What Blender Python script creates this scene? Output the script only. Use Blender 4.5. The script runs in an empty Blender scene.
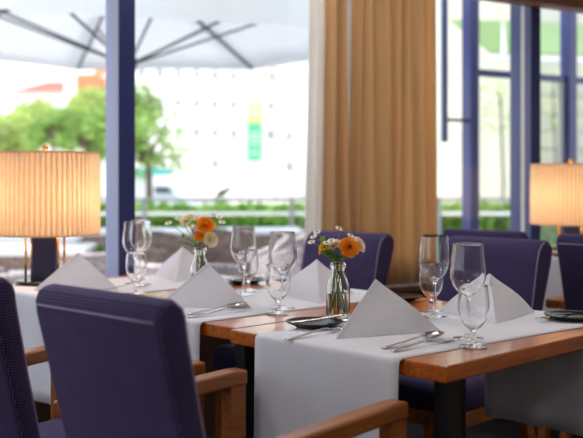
import bpy, bmesh, math, random
from mathutils import Vector, Matrix
random.seed(7)
S = bpy.context.scene
COL = S.collection
PI = math.pi

# ------------------------------------------------------------------ camera
F = 949.0          # focal length in pixels of the 583 px wide frame
CAMZ = 1.12
HY = 181.0         # horizon row
CX = 291.5
cam_d = bpy.data.cameras.new('camera'); cam = bpy.data.objects.new('camera', cam_d); COL.objects.link(cam)
cam.location = (0, 0, CAMZ); cam.rotation_euler = (PI/2, 0, 0)
cam_d.sensor_width = 36; cam_d.lens = F/583*36; cam_d.shift_y = -(219-HY)/583
cam_d.dof.use_dof = True; cam_d.dof.focus_distance = 2.45; cam_d.dof.aperture_fstop = 2.8
cam_d.clip_end = 500
S.camera = cam
S.view_settings.view_transform = 'Standard'; S.view_settings.look = 'None'
S.view_settings.exposure = 0.12; S.view_settings.gamma = 1.0; S.view_settings.use_curve_mapping = False
S.cycles.use_denoising = True
S.cycles.max_bounces = 14; S.cycles.transmission_bounces = 12; S.cycles.transparent_max_bounces = 16
S.cycles.diffuse_bounces = 5; S.cycles.glossy_bounces = 6
S.cycles.sample_clamp_indirect = 8.0

# ------------------------------------------------------------------ sky and sun
w = bpy.data.worlds.new('sky'); S.world = w; w.use_nodes = True
nt = w.node_tree; nt.nodes.clear()
wo = nt.nodes.new('ShaderNodeOutputWorld'); bg = nt.nodes.new('ShaderNodeBackground')
tc = nt.nodes.new('ShaderNodeTexCoord'); sp = nt.nodes.new('ShaderNodeSeparateXYZ'); cr = nt.nodes.new('ShaderNodeValToRGB')
nt.links.new(tc.outputs['Generated'], sp.inputs[0]); nt.links.new(sp.outputs['Z'], cr.inputs[0])
cr.color_ramp.elements[0].position = 0.0; cr.color_ramp.elements[0].color = (0.95, 0.97, 1.0, 1)
cr.color_ramp.elements[1].position = 0.7; cr.color_ramp.elements[1].color = (0.62, 0.78, 1.0, 1)
nt.links.new(cr.outputs[0], bg.inputs[0]); bg.inputs[1].default_value = 2.05
nt.links.new(bg.outputs[0], wo.inputs[0])
sl = bpy.data.lights.new('sun', 'SUN'); so = bpy.data.objects.new('sun', sl); COL.objects.link(so)
sl.energy = 4.5; sl.angle = math.radians(2); sl.color = (1.0, 0.95, 0.86)
_e, _a = math.radians(54), math.radians(20)
so.rotation_euler = Vector((math.cos(_e)*math.cos(_a), math.cos(_e)*math.sin(_a), -math.sin(_e))).to_track_quat('-Z', 'Y').to_euler()

# ------------------------------------------------------------------ helpers
def srgb(r, g, b):
    f = lambda c: (c/255/12.92) if c/255 <= 0.04045 else ((c/255+0.055)/1.055)**2.4
    return (f(r), f(g), f(b), 1)

MATS = {}
def mat(name, col, rough=0.6, metal=0.0, noise=None, bump=None, coat=0.0, trans=0.0, spec=0.5, sheen=0.0, stretch=(1, 1, 1)):
    """principled material; noise=(scale, amount) varies the colour, bump=(scale, strength) adds fine relief"""
    m = bpy.data.materials.new(name); m.use_nodes = True
    n = m.node_tree.nodes; l = m.node_tree.links
    b = n['Principled BSDF']
    b.inputs['Base Color'].default_value = col; b.inputs['Roughness'].default_value = rough
    b.inputs['Metallic'].default_value = metal; b.inputs['Coat Weight'].default_value = coat
    b.inputs['Specular IOR Level'].default_value = spec; b.inputs['Sheen Weight'].default_value = sheen
    b.inputs['Coat Roughness'].default_value = 0.12
    if noise or bump:
        t = n.new('ShaderNodeTexCoord'); mp = n.new('ShaderNodeMapping'); mp.inputs['Scale'].default_value = stretch
        l.new(t.outputs['Object'], mp.inputs[0])
    if noise:
        ns = n.new('ShaderNodeTexNoise'); ns.inputs['Scale'].default_value = noise[0]; ns.inputs['Detail'].default_value = 5
        l.new(mp.outputs[0], ns.inputs['Vector'])
        r = n.new('ShaderNodeValToRGB'); a = noise[1]
        r.color_ramp.elements[0].position = 0.3; r.color_ramp.elements[1].position = 0.7
        r.color_ramp.elements[0].color = tuple(c*(1-a) for c in col[:3])+(1,)
        r.color_ramp.elements[1].color = tuple(min(1, c*(1+a)) for c in col[:3])+(1,)
        l.new(ns.outputs['Fac'], r.inputs[0]); l.new(r.outputs[0], b.inputs['Base Color'])
    if bump:
        n2 = n.new('ShaderNodeTexNoise'); n2.inputs['Scale'].default_value = bump[0]
        l.new(mp.outputs[0], n2.inputs['Vector'])
        bp = n.new('ShaderNodeBump'); bp.inputs['Strength'].default_value = bump[1]; bp.inputs['Distance'].default_value = 0.002
        l.new(n2.outputs['Fac'], bp.inputs['Height']); l.new(bp.outputs[0], b.inputs['Normal'])
    if trans > 0:
        out = n['Material Output']; tr = n.new('ShaderNodeBsdfTranslucent'); mx = n.new('ShaderNodeMixShader')
        tr.inputs[0].default_value = col; mx.inputs[0].default_value = trans
        l.new(b.outputs[0], mx.inputs[1]); l.new(tr.outputs[0], mx.inputs[2]); l.new(mx.outputs[0], out.inputs[0])
        if noise: l.new(r.outputs[0], tr.inputs[0])
    MATS[name] = m
    return m

def pane_mat(name, tint=(0.97, 0.99, 1.0, 1), refl=1.0):
    m = bpy.data.materials.new(name); m.use_nodes = True
    n = m.node_tree.nodes; l = m.node_tree.links; n.remove(n['Principled BSDF']); out = n['Material Output']
    tr = n.new('ShaderNodeBsdfTransparent'); tr.inputs[0].default_value = tint
    gl = n.new('ShaderNodeBsdfGlossy'); gl.inputs['Roughness'].default_value = 0.0
    lw = n.new('ShaderNodeLayerWeight'); lw.inputs['Blend'].default_value = 0.5
    pw_ = n.new('ShaderNodeMath'); pw_.operation = 'POWER'; pw_.inputs[1].default_value = 5.0; l.new(lw.outputs['Facing'], pw_.inputs[0])
    mx = n.new('ShaderNodeMixShader')          # Schlick reflectance of both faces of the pane
    mu = n.new('ShaderNodeMath'); mu.operation = 'MULTIPLY_ADD'; mu.inputs[1].default_value = 0.9*refl; mu.inputs[2].default_value = 0.08*refl
    l.new(pw_.outputs[0], mu.inputs[0]); l.new(mu.outputs[0], mx.inputs[0]); l.new(tr.outputs[0], mx.inputs[1]); l.new(gl.outputs[0], mx.inputs[2])
    l.new(mx.outputs[0], out.inputs[0])
    MATS[name] = m
    return m

def glass_mat(name, col=(1, 1, 1, 1), ior=1.48):
    m = bpy.data.materials.new(name); m.use_nodes = True
    n = m.node_tree.nodes; l = m.node_tree.links; n.remove(n['Principled BSDF']); out = n['Material Output']
    g = n.new('ShaderNodeBsdfGlass'); g.inputs['Color'].default_value = col; g.inputs['IOR'].default_value = ior; g.inputs['Roughness'].default_value = 0
    l.new(g.outputs[0], out.inputs[0]); MATS[name] = m
    return m

def fabric_mat(name, base, dot, pitch=0.0075):
    """woven upholstery: a grid of small lighter stitches on a darker ground"""
    m = bpy.data.materials.new(name); m.use_nodes = True
    n = m.node_tree.nodes; l = m.node_tree.links; b = n['Principled BSDF']
    b.inputs['Roughness'].default_value = 0.85; b.inputs['Sheen Weight'].default_value = 0.2; b.inputs['Sheen Roughness'].default_value = 0.5
    b.inputs['Sheen Tint'].default_value = (0.6, 0.5, 1.0, 1); b.inputs['Specular IOR Level'].default_value = 0.2
    t = n.new('ShaderNodeTexCoord'); s = n.new('ShaderNodeSeparateXYZ'); l.new(t.outputs['Object'], s.inputs[0])
    k = 2*PI/pitch
    def M(op, a, c=None):
        q = n.new('ShaderNodeMath'); q.operation = op
        for i, v in enumerate((a, c)):
            if v is None: continue
            if isinstance(v, (int, float)): q.inputs[i].default_value = v
            else: l.new(v, q.inputs[i])
        return q.outputs[0]
    sn = n.new('ShaderNodeSeparateXYZ'); l.new(t.outputs['Normal'], sn.inputs[0])
    my = M('GREATER_THAN', M('ABSOLUTE', sn.outputs['Y']), .7); mz = M('GREATER_THAN', M('ABSOLUTE', sn.outputs['Z']), .7)
    h = M('ADD', s.outputs['Y'], M('MULTIPLY', my, M('SUBTRACT', s.outputs['X'], s.outputs['Y'])))
    g = M('ADD', s.outputs['Z'], M('MULTIPLY', mz, M('SUBTRACT', s.outputs['X'], s.outputs['Z'])))
    pr = M('MULTIPLY', M('SINE', M('MULTIPLY', M('ADD', h, g), k*.72)), M('SINE', M('MULTIPLY', M('SUBTRACT', h, g), k*.72)))
    r = n.new('ShaderNodeValToRGB'); r.color_ramp.elements[0].position = 0.3; r.color_ramp.elements[1].position = 0.6
    r.color_ramp.elements[0].color = base; r.color_ramp.elements[1].color = dot
    l.new(pr, r.inputs[0])
    ns = n.new('ShaderNodeTexNoise'); ns.inputs['Scale'].default_value = 18; ns.inputs['Detail'].default_value = 4; l.new(t.outputs['Object'], ns.inputs['Vector'])
    mixc = n.new('ShaderNodeMix'); mixc.data_type = 'RGBA'; mixc.blend_type = 'MULTIPLY'
    r2 = n.new('ShaderNodeValToRGB'); r2.color_ramp.elements[0].position = .3; r2.color_ramp.elements[1].position = .7
    r2.color_ramp.elements[0].color = (.72, .72, .72, 1); r2.color_ramp.elements[1].color = (1, 1, 1, 1)
    l.new(ns.outputs['Fac'], r2.inputs[0])
    mixc.inputs['Factor'].default_value = 1; l.new(r.outputs[0], mixc.inputs['A']); l.new(r2.outputs[0], mixc.inputs['B'])
    l.new(mixc.outputs['Result'], b.inputs['Base Color'])
    bp = n.new('ShaderNodeBump'); bp.inputs['Strength'].default_value = 0.35; bp.inputs['Distance'].default_value = 0.002
    l.new(pr, bp.inputs['Height']); l.new(bp.outputs[0], b.inputs['Normal'])
    MATS[name] = m
    return m

def wood_mat(name, c1, c2, rough=0.3, coat=0.5, axis='x', scale=9):
    m = bpy.data.materials.new(name); m.use_nodes = True
    n = m.node_tree.nodes; l = m.node_tree.links; b = n['Principled BSDF']
    b.inputs['Roughness'].default_value = rough; b.inputs['Coat Weight'].default_value = coat; b.inputs['Coat Roughness'].default_value = 0.1
    t = n.new('ShaderNodeTexCoord'); mp = n.new('ShaderNodeMapping'); l.new(t.outputs['Object'], mp.inputs[0])
    mp.inputs['Scale'].default_value = {'x': (1, 9, 9), 'y': (9, 1, 9), 'z': (9, 9, 1)}[axis]
    ns = n.new('ShaderNodeTexNoise'); ns.inputs['Scale'].default_value = scale; ns.inputs['Detail'].default_value = 6; ns.inputs['Distortion'].default_value = 0.6
    l.new(mp.outputs[0], ns.inputs['Vector'])
    r = n.new('ShaderNodeValToRGB'); r.color_ramp.elements[0].position = .3; r.color_ramp.elements[1].position = .72
    r.color_ramp.elements[0].color = c1; r.color_ramp.elements[1].color = c2
    l.new(ns.outputs['Fac'], r.inputs[0]); l.new(r.outputs[0], b.inputs['Base Color'])
    MATS[name] = m
    return m

class MB:
    def __init__(self): self.v = []; self.f = []
    def add(self, vs, fs):
        o = len(self.v); self.v += [tuple(p) for p in vs]; self.f += [tuple(i+o for i in f) for f in fs]; return self
    def box(self, c, s, rz=0, rx=0, ry=0):
        m = Matrix.Translation(c) @ Matrix.Rotation(rz, 4, 'Z') @ Matrix.Rotation(ry, 4, 'Y') @ Matrix.Rotation(rx, 4, 'X')
        vs = [m @ Vector((s[0]/2*x, s[1]/2*y, s[2]/2*z)) for x in (-1, 1) for y in (-1, 1) for z in (-1, 1)]
        return self.add(vs, [(0, 1, 3, 2), (4, 6, 7, 5), (0, 4, 5, 1), (2, 3, 7, 6), (0, 2, 6, 4), (1, 5, 7, 3)])
    def bar(self, a, b, w, h, up=(0, 0, 1)):
        a = Vector(a); b = Vector(b); d = (b-a).normalized(); u = Vector(up)
        sd = d.cross(u); sd = sd.normalized() if sd.length > 1e-6 else Vector((1, 0, 0)); u2 = sd.cross(d)
        vs = [p + sd*w/2*x + u2*h/2*y for p in (a, b) for x, y in ((-1, -1), (1, -1), (1, 1), (-1, 1))]
        return self.add(vs, [(0, 1, 2, 3)[::-1], (4, 5, 6, 7), (0, 1, 5, 4), (1, 2, 6, 5), (2, 3, 7, 6), (3, 0, 4, 7)])
    def lathe(self, prof, n=32, c=(0, 0, 0), closed=False):
        vs = []; fs = []; m = len(prof)
        for i in range(n):
            a = 2*PI*i/n
            for r, z in prof: vs.append((c[0]+r*math.cos(a), c[1]+r*math.sin(a), c[2]+z))
        mm = m if closed else m-1
        for i in range(n):
            j = (i+1) % n
            for k in range(mm):
                k2 = (k+1) % m
                fs.append((i*m+k, j*m+k, j*m+k2, i*m+k2))
        return self.add(vs, fs)
    def tube(self, pts, r, n=8, closed=False):
        pts = [Vector(p) for p in pts]; N = len(pts); vs = []; fs = []
        rs = r if isinstance(r, (list, tuple)) else [r]*N
        pu = None
        for i, p in enumerate(pts):
            a = pts[(i-1) % N] if (closed or i > 0) else p; b = pts[(i+1) % N] if (closed or i < N-1) else p
            d = (b-a).normalized()
            if pu is None:
                pu = Vector((0, 0, 1)) if abs(d.z) < 0.9 else Vector((1, 0, 0))
            u = (pu - d*pu.dot(d)).normalized(); pu = u; v = d.cross(u)
            for k in range(n):
                q = 2*PI*k/n; vs.append(p + (u*math.cos(q)+v*math.sin(q))*rs[i])
        for i in range(N if closed else N-1):
            j = (i+1) % N
            for k in range(n):
                k2 = (k+1) % n; fs.append((i*n+k, i*n+k2, j*n+k2, j*n+k))
        if not closed: fs += [tuple(range(n))[::-1], tuple((N-1)*n+k for k in range(n))]
        return self.add(vs, fs)
    def prism(self, poly, y0, y1):
        """polygon in (x, z), extruded along y"""
        n = len(poly); vs = [(x, y0, z) for x, z in poly]+[(x, y1, z) for x, z in poly]
        fs = [tuple(range(n)), tuple(range(n, 2*n))[::-1]]+[(i, i+n, (i+1) % n+n, (i+1) % n) for i in range(n)]
        return self.add(vs, fs)
    def sphere(self, c, r, nu=12, nv=8):
        rr = r if isinstance(r, (tuple, list)) else (r, r, r); vs = []; fs = []
        for j in range(nv+1):
            ph = PI*j/nv
            for i in range(nu):
                th = 2*PI*i/nu; vs.append((c[0]+rr[0]*math.sin(ph)*math.cos(th), c[1]+rr[1]*math.sin(ph)*math.sin(th), c[2]+rr[2]*math.cos(ph)))
        for j in range(nv):
            for i in range(nu):
                i2 = (i+1) % nu; fs.append((j*nu+i, (j+1)*nu+i, (j+1)*nu+i2, j*nu+i2))
        return self.add(vs, fs)
    def build(self, name, m, parent=None, smooth=False, bevel=0, segs=2, loc=None, rz=None, solid=0, subsurf=0):
        me = bpy.data.meshes.new(name); me.from_pydata(self.v, [], self.f)
        bm = bmesh.new(); bm.from_mesh(me); bmesh.ops.remove_doubles(bm, verts=bm.verts, dist=1e-6)
        bmesh.ops.recalc_face_normals(bm, faces=bm.faces); bm.to_mesh(me); bm.free()
        o = bpy.data.objects.new(name, me); COL.objects.link(o)
        if isinstance(m, str): m = MATS[m]
        me.materials.append(m)
        if smooth: me.shade_smooth()
        if parent: o.parent = parent
        if loc is not None: o.location = loc
        if rz is not None: o.rotation_euler = (0, 0, rz)
        if subsurf:
            q = o.modifiers.new('smooth', 'SUBSURF'); q.levels = subsurf; q.render_levels = subsurf
        if solid:
            q = o.modifiers.new('thick', 'SOLIDIFY'); q.thickness = solid; q.offset = 0
        if bevel:
            q = o.modifiers.new('bevel', 'BEVEL'); q.width = bevel; q.segments = segs; q.limit_method = 'ANGLE'; q.angle_limit = math.radians(35)
            q.harden_normals = False
        return o

def tag(o, label, cat, group=None):
    o['label'] = label; o['category'] = cat
    if group: o['group'] = group
    return o
def thing(name, label, cat, loc=(0, 0, 0), rz=0, group=None):
    o = bpy.data.objects.new(name, None); COL.objects.link(o); o.empty_display_size = 0.1
    o.location = loc; o.rotation_euler = (0, 0, rz)
    return tag(o, label, cat, group)
def struct(o, label=None, cat=None):
    o['kind'] = 'structure'
    if label: o['label'] = label
    if cat: o['category'] = cat
    return o
def copy_tree(o, parent=None):
    c = o.copy(); COL.objects.link(c); c.parent = parent
    for ch in list(o.children): copy_tree(ch, c)
    return c
def dup(o, label, loc, rz):
    c = copy_tree(o); c.location = loc; c.rotation_euler = (0, 0, rz); c['label'] = label
    return c

# frames of reference -------------------------------------------------------
TH = 0.74
RX, RY = 0.7145, 0.6997
RA = math.atan2(RY, RX)
OX, OY = 0.319, 1.944           # near corner of the nearest table
def ST(s, t, z=0): return Vector((OX+RX*s-RY*t, OY+RY*s+RX*t, z))
def toST(x, y):
    dx, dy = x-OX, y-OY
    return dx*RX+dy*RY, -dx*RY+dy*RX
def onT(px, py, z=TH):          # spot on the table plane
    d = F*(CAMZ-z)/(py-HY)
    return Vector(((px-CX)*d/F, d, z))
def at(px, py, d): return Vector(((px-CX)*d/F, d, CAMZ-(py-HY)*d/F))
WA = math.radians(31); WO = Vector((-1.07, 3.75, 0)); WD = Vector((math.cos(WA), math.sin(WA), 0)); WN = Vector((-math.sin(WA), math.cos(WA), 0))
def WL(k, d=0, z=0): return WO+WD*k+WN*d+Vector((0, 0, z))
def kpx(px, d=0):
    q = (px-CX)/F; p = WO+WN*d
    return (q*p.y-p.x)/(WD.x-q*WD.y)

# ------------------------------------------------------------------ materials
WH = mat('white_cloth', srgb(216, 216, 226), 0.9, bump=(420, 0.25), noise=(6, 0.03), sheen=0.2)
mat('napkin_cloth', srgb(212, 211, 220), 0.85, bump=(500, 0.2), noise=(8, 0.03), sheen=0.2)
fabric_mat('purple_fabric', srgb(32, 25, 50), srgb(108, 90, 152), pitch=0.0085)
mat('piping', srgb(150, 135, 165), 0.8)
wood_mat('cherry_wood', srgb(148, 66, 8), srgb(200, 108, 26), 0.28, 0.45, 'x')
wood_mat('arm_wood', srgb(126, 64, 14), srgb(168, 96, 32), 0.4, 0.3, 'x', 6)
wood_mat('valance_wood', srgb(92, 52, 32), srgb(134, 84, 56), 0.5, 0.1, 'x', 4)
mat('black_metal', srgb(30, 27, 28), 0.45, 0.3)
mat('steel', srgb(205, 200, 198), 0.18, 1.0)
mat('brass', srgb(214, 160, 78), 0.22, 1.0)
mat('black_plate', srgb(20, 20, 23), 0.22, spec=0.3)
mat('navy_frame', srgb(34, 44, 104), 0.35, noise=(3, 0.08), coat=0.3)
mat('navy_body', srgb(34, 36, 72), 0.3, coat=0.5)
mat('gasket', srgb(205, 200, 190), 0.6)
mat('shade', srgb(232, 208, 180), 0.9, trans=0.45, noise=(40, 0.04))
mat('curtain_tan', srgb(232, 202, 158), 0.9, trans=0.6, noise=(14, 0.09), stretch=(1, 1, 0.06), sheen=0.2)
mat('curtain_sheer', srgb(246, 243, 238), 0.9, trans=0.45, noise=(30, 0.05), stretch=(1, 1, 0.1))
mat('carpet', srgb(38, 32, 36), 0.95, noise=(90, 0.3), bump=(300, 0.6))
mat('plaster', srgb(190, 178, 162), 0.9, noise=(5, 0.04))
mat('panel_wood', srgb(70, 46, 34), 0.5, noise=(10, 0.2), stretch=(1, 1, 8))
mat('ceiling_white', srgb(232, 228, 220), 0.9, noise=(3, 0.02))
pane_mat('pane')
glass_mat('clear_glass', ior=1.4); glass_mat('vase_glass', (1, 1, 1, 1), 1.38)
glass_mat('water', (0.97, 0.99, 0.96, 1), 1.33)
mat('orange_petal', srgb(255, 164, 34), 0.6, trans=0.5, noise=(60, 0.12))
mat('cream_petal', srgb(255, 244, 214), 0.6, trans=0.5, noise=(60, 0.06))
mat('peach_petal', srgb(255, 236, 216), 0.6, trans=0.5, noise=(60, 0.06))
mat('yellow_petal', srgb(244, 196, 40), 0.6, trans=0.3)
mat('white_petal', srgb(246, 244, 236), 0.6, trans=0.25)
mat('daisy_eye', srgb(214, 150, 30), 0.8, bump=(900, 0.6))
mat('flower_eye', srgb(52, 48, 20), 0.8)
mat('stem_green', srgb(104, 134, 54), 0.6, noise=(40, 0.15))
mat('leaf_green', srgb(96, 140, 48), 0.55, trans=0.3, noise=(40, 0.2))
mat('canopy', srgb(234, 233, 234), 0.9, trans=0.52, noise=(1.5, 0.02))
mat('awning_canvas', srgb(246, 246, 246), 0.9, trans=0.65, noise=(1.5, 0.02))
mat('foliage_hedge', srgb(112, 156, 48), 0.6, trans=0.3, noise=(5, 0.25))
mat('dark_rib', srgb(46, 48, 54), 0.5)
mat('wicker', srgb(182, 172, 174), 0.8, bump=(60, 1.0), noise=(38, 0.45), stretch=(1, 1, 2.2))
mat('wicker_dark', srgb(146, 126, 116), 0.8, bump=(60, 1.0), noise=(30, 0.4))
mat('terrace_stone', srgb(190, 184, 178), 0.9, noise=(2.2, 0.12))
mat('asphalt', srgb(206, 202, 196), 0.95, noise=(0.4, 0.06))
mat('white_paint', srgb(238, 238, 236), 0.6, noise=(2, 0.02))
mat('grey_rail', srgb(150, 152, 152), 0.4, 0.4)
mat('foliage', srgb(140, 172, 82), 0.6, trans=0.35, noise=(1.6, 0.35))
mat('foliage_dark', srgb(110, 150, 62), 0.6, trans=0.3, noise=(2.5, 0.3))
mat('foliage_light', srgb(184, 200, 112), 0.6, trans=0.35, noise=(1.2, 0.25))
mat('bark', srgb(104, 84, 66), 0.9, noise=(20, 0.3))
mat('facade_white', srgb(246, 242, 234), 0.9, noise=(0.15, 0.03))
mat('facade_cream', srgb(206, 200, 170), 0.9, noise=(0.5, 0.06))
mat('facade_stone', srgb(196, 194, 174), 0.9, noise=(0.9, 0.10))
mat('roof_red', srgb(206, 104, 88), 0.85, noise=(1.5, 0.12))
mat('window_dark', srgb(150, 148, 148), 0.3, noise=(0.5, 0.2))
mat('brick_orange', srgb(204, 136, 92), 0.8, noise=(2, 0.12))
mat('banner_green', srgb(86, 190, 140), 0.7)
mat('banner_yellow', srgb(232, 200, 120), 0.7)
mat('banner_white', srgb(230, 240, 226), 0.7)
mat('awning_green', srgb(140, 168, 104), 0.8, trans=0.3, noise=(1, 0.06))
mat('teal_paint', srgb(70, 170, 160), 0.6); mat('red_paint', srgb(206, 70, 80), 0.6); mat('car_paint', srgb(206, 212, 218), 0.3, coat=0.6)
mat('tyre', srgb(40, 40, 42), 0.8); mat('car_glass', srgb(70, 84, 96), 0.1)
mat('pigeon', srgb(26, 26, 32), 0.7, noise=(30, 0.3)); mat('terracotta', srgb(196, 120, 92), 0.8)
mat('fill_lens', srgb(250, 244, 232), 0.5)  # glowing face of the added fill lights overhead
em = MATS['fill_lens'].node_tree.nodes['Principled BSDF']; em.inputs['Emission Color'].default_value = (1, .93, .82, 1); em.inputs['Emission Strength'].default_value = 6
mat('bulb', srgb(255, 240, 210), 0.5)
em = MATS['bulb'].node_tree.nodes['Principled BSDF']; em.inputs['Emission Color'].default_value = (1, .75, .45, 1); em.inputs['Emission Strength'].default_value = 12

# ------------------------------------------------------------------ the room
KL, KR = -3.4, 5.6
SILL = 0.61; HEAD = 2.32; CEIL = 2.75
pL = WL(KL, 0); pR = WL(KR, 0); YB = -3.4
b = MB().add([(pL.x, YB, -.05), (pR.x, YB, -.05), (pR.x, pR.y, -.05), (pL.x, pL.y, -.05), (pL.x, YB, 0), (pR.x, YB, 0), (pR.x, pR.y, 0), (pL.x, pL.y, 0)],
             [(0, 1, 2, 3), (4, 5, 6, 7), (0, 1, 5, 4), (1, 2, 6, 5), (2, 3, 7, 6), (3, 0, 4, 7)])
struct(b.build('floor', 'carpet'), 'dark carpet floor under the dining tables')
b = MB().add([(x, y, z+CEIL) for z in (0, .12) for x, y in ((pL.x, YB), (pR.x, YB), (pR.x, pR.y+.1), (pL.x, pL.y+.1))],
             [(0, 1, 2, 3), (4, 5, 6, 7), (0, 1, 5, 4), (1, 2, 6, 5), (2, 3, 7, 6), (3, 0, 4, 7)])
struct(b.build('ceiling', 'ceiling_white'), 'plain white ceiling above the dining room')
def wbox(mb, k0, k1, d0, d1, z0, z1):
    return mb.add([WL(k, d, z) for k in (k0, k1) for d in (d0, d1) for z in (z0, z1)],
                  [(0, 1, 3, 2), (4, 6, 7, 5), (0, 4, 5, 1), (2, 3, 7, 6), (0, 2, 6, 4), (1, 5, 7, 3)])
struct(wbox(MB(), KL, KR, 0.0, 0.14, 0, SILL-.03).build('wall_window', 'panel_wood'), 'low dark wall under the window row')
struct(wbox(MB(), KL, KR, 0.0, 0.14, HEAD, CEIL).build('wall_header', 'plaster'), 'plain wall strip above the window row')
struct(wbox(MB(), KL, KR, -0.10, 0.14, SILL-.03, SILL).build('trim_1', 'valance_wood', bevel=.005), 'brown wooden window ledge behind the chairs')
struct(wbox(MB(), kpx(434), KR-.1, -0.16, -0.05, 2.055, 2.32).build('trim_2', 'valance_wood', bevel=.006), 'brown wooden valance board over the right window')
# window mullions and panes
k0 = kpx(105.5, 0.11); k1 = k0 + 2.30/2
MW = 0.074
ks = [k0+1.15*i for i in range(-3, 5)]
# place the two visible mullions where the photograph has them
kA = kpx(127, -0.04); kB = kpx(536, -0.04)
step = (kB-kA)/2
ks = [kA+step*i for i in range(-3, 4)]
for i, k in enumerate(ks):
    r = bpy.data.objects.new('window_%d' % (i+1), None); COL.objects.link(r); r.location = (0, 0, 0)
    struct(r)
    r['label'] = ('blue framed window pane %s' % ('far left out of view', 'left beyond the frame', 'behind the pleated lamp on the left', 'with terrace parasol beside dark blue mullion',
              'partly behind the tan curtain', 'behind the lamp on the right', 'at the far right end')[i])
    wbox(MB(), k-MW/2, k+MW/2, -.04, .012, SILL, HEAD).build('mullion', 'navy_frame', r, bevel=.003)
    wbox(MB(), k-MW/2+.004, k+MW/2-.004, .036, .125, SILL, HEAD).build('mullion', 'navy_frame', r, bevel=.003)
    wbox(MB(), k-MW/2+.002, k+MW/2-.002, .012, .036, SILL, HEAD).build('gasket', 'gasket' if i in (2, 5) else 'navy_frame', r)
    nk = ks[i+1] if i+1 < len(ks) else k+step
    wbox(MB(), k+MW/2, nk-MW/2, .02, .08, SILL, SILL+.05).build('frame', 'navy_frame', r)
    wbox(MB(), k+MW/2, nk-MW/2, .02, .08, HEAD-.05, HEAD).build('frame', 'navy_frame', r)
    a0, a1 = WL(k+MW/2, .024, SILL+.05), WL(nk-MW/2, .024, HEAD-.05)
    MB().add([(a0.x, a0.y, a0.z), (a1.x, a1.y, a0.z), (a1.x, a1.y, a1.z), (a0.x, a0.y, a1.z)], [(0, 1, 2, 3)]).build('pane', 'pane', r)
# other walls (the left side of the room is glazed as well)
struct(MB().box((pL.x-.07, (YB+pL.y)/2, .3), (.14, pL.y-YB, .6)).build('wall_left', 'plaster'), 'low pale wall below the left windows')
struct(MB().box((pL.x-.07, (YB+pL.y)/2, 2.54), (.14, pL.y-YB, .42)).build('wall_left_header', 'plaster'), 'pale wall strip above the left windows')
for i in range(6):
    y = YB+.03+(pL.y-YB-.06)*i/5
    o = MB().box((pL.x-.07, y, 1.465), (.14, .07, 1.73)).build('window_%d' % (8+i), 'navy_frame'); struct(o, 'blue window post on the left side')
struct(MB().box(((pL.x+pR.x)/2, YB-.06, CEIL/2), (pR.x-pL.x, .12, CEIL)).build('wall_back', 'plaster'), 'plain pale wall behind the viewer')
struct(MB().box((pR.x+.06, (YB+pR.y)/2, CEIL/2), (.12, pR.y-YB, CEIL)).build('wall_right', 'plaster'), 'plain pale wall on the right side')

# round fill lights added below the ceiling, out of view, to brighten the room
lens = None
fill_spots = [(-2.3, 0.2), (-0.1, 0.0), (2.2, 0.2), (-1.6, 2.2), (0.7, 2.9), (2.9, 3.2), (-2.3, -2.0), (0.0, -2.0), (2.4, -2.0), (0.15, 3.55)]  # the last one is added to lift the curtain
for i, (x, y) in enumerate(fill_spots):
    t = thing('fill_light', 'round white fill light added out of view above the dining room', 'ceiling light', (x, y, CEIL), 0, 'added fill lights')
    MB().lathe([(.0, 0), (.24, 0), (.24, -.05), (.22, -.05), (.22, -.02), (0, -.02)], 28).build('frame', 'white_paint', t)
    MB().lathe([(.0, -.03), (.215, -.03)], 28).build('diffuser', 'fill_lens', t)
    ld = bpy.data.lights.new('fill_glow', 'AREA'); ld.shape = 'DISK'; ld.size = .42; ld.energy = 5.5; ld.color = (1, .95, .92)
    lo = bpy.data.objects.new('fill_glow', ld); COL.objects.link(lo); lo.parent = t; lo.location = (0, 0, -.035)

# ------------------------------------------------------------------ dining tables
TL, TW, TT = 0.86, 0.682, 0.036
def make_table(label, s0, t0):
    p = ST(s0, t0+TW/2); t = thing('dining_table', label, 'table', (p.x, p.y, 0), RA, 'dining tables in a row')
    MB().box((TL/2, 0, TH-TT/2), (TL, TW-.003, TT)).build('tabletop', 'cherry_wood', t, bevel=.004)
    for x, y in ((.075, -TW/2+.055), (.075, TW/2-.055), (.50, 0)):
        MB().box((x, y, (TH-TT)/2), (.042, .042, TH-TT)).build('leg', 'black_metal', t, bevel=.003)
    MB().bar((.16, 0, TH-TT-.02), (.48, 0, TH-TT-.02), .025, .04).build('rail', 'black_metal', t)
    return t
make_table('cherry wood dining table nearest the viewer with its corner exposed', 0.0, 0.0)
make_table('cherry wood dining table in the middle of the row', 0.03, 0.684)
make_table('cherry wood dining table at the window end beside the lamp', 0.02, 1.368)
ZR = TH+.0016
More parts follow.
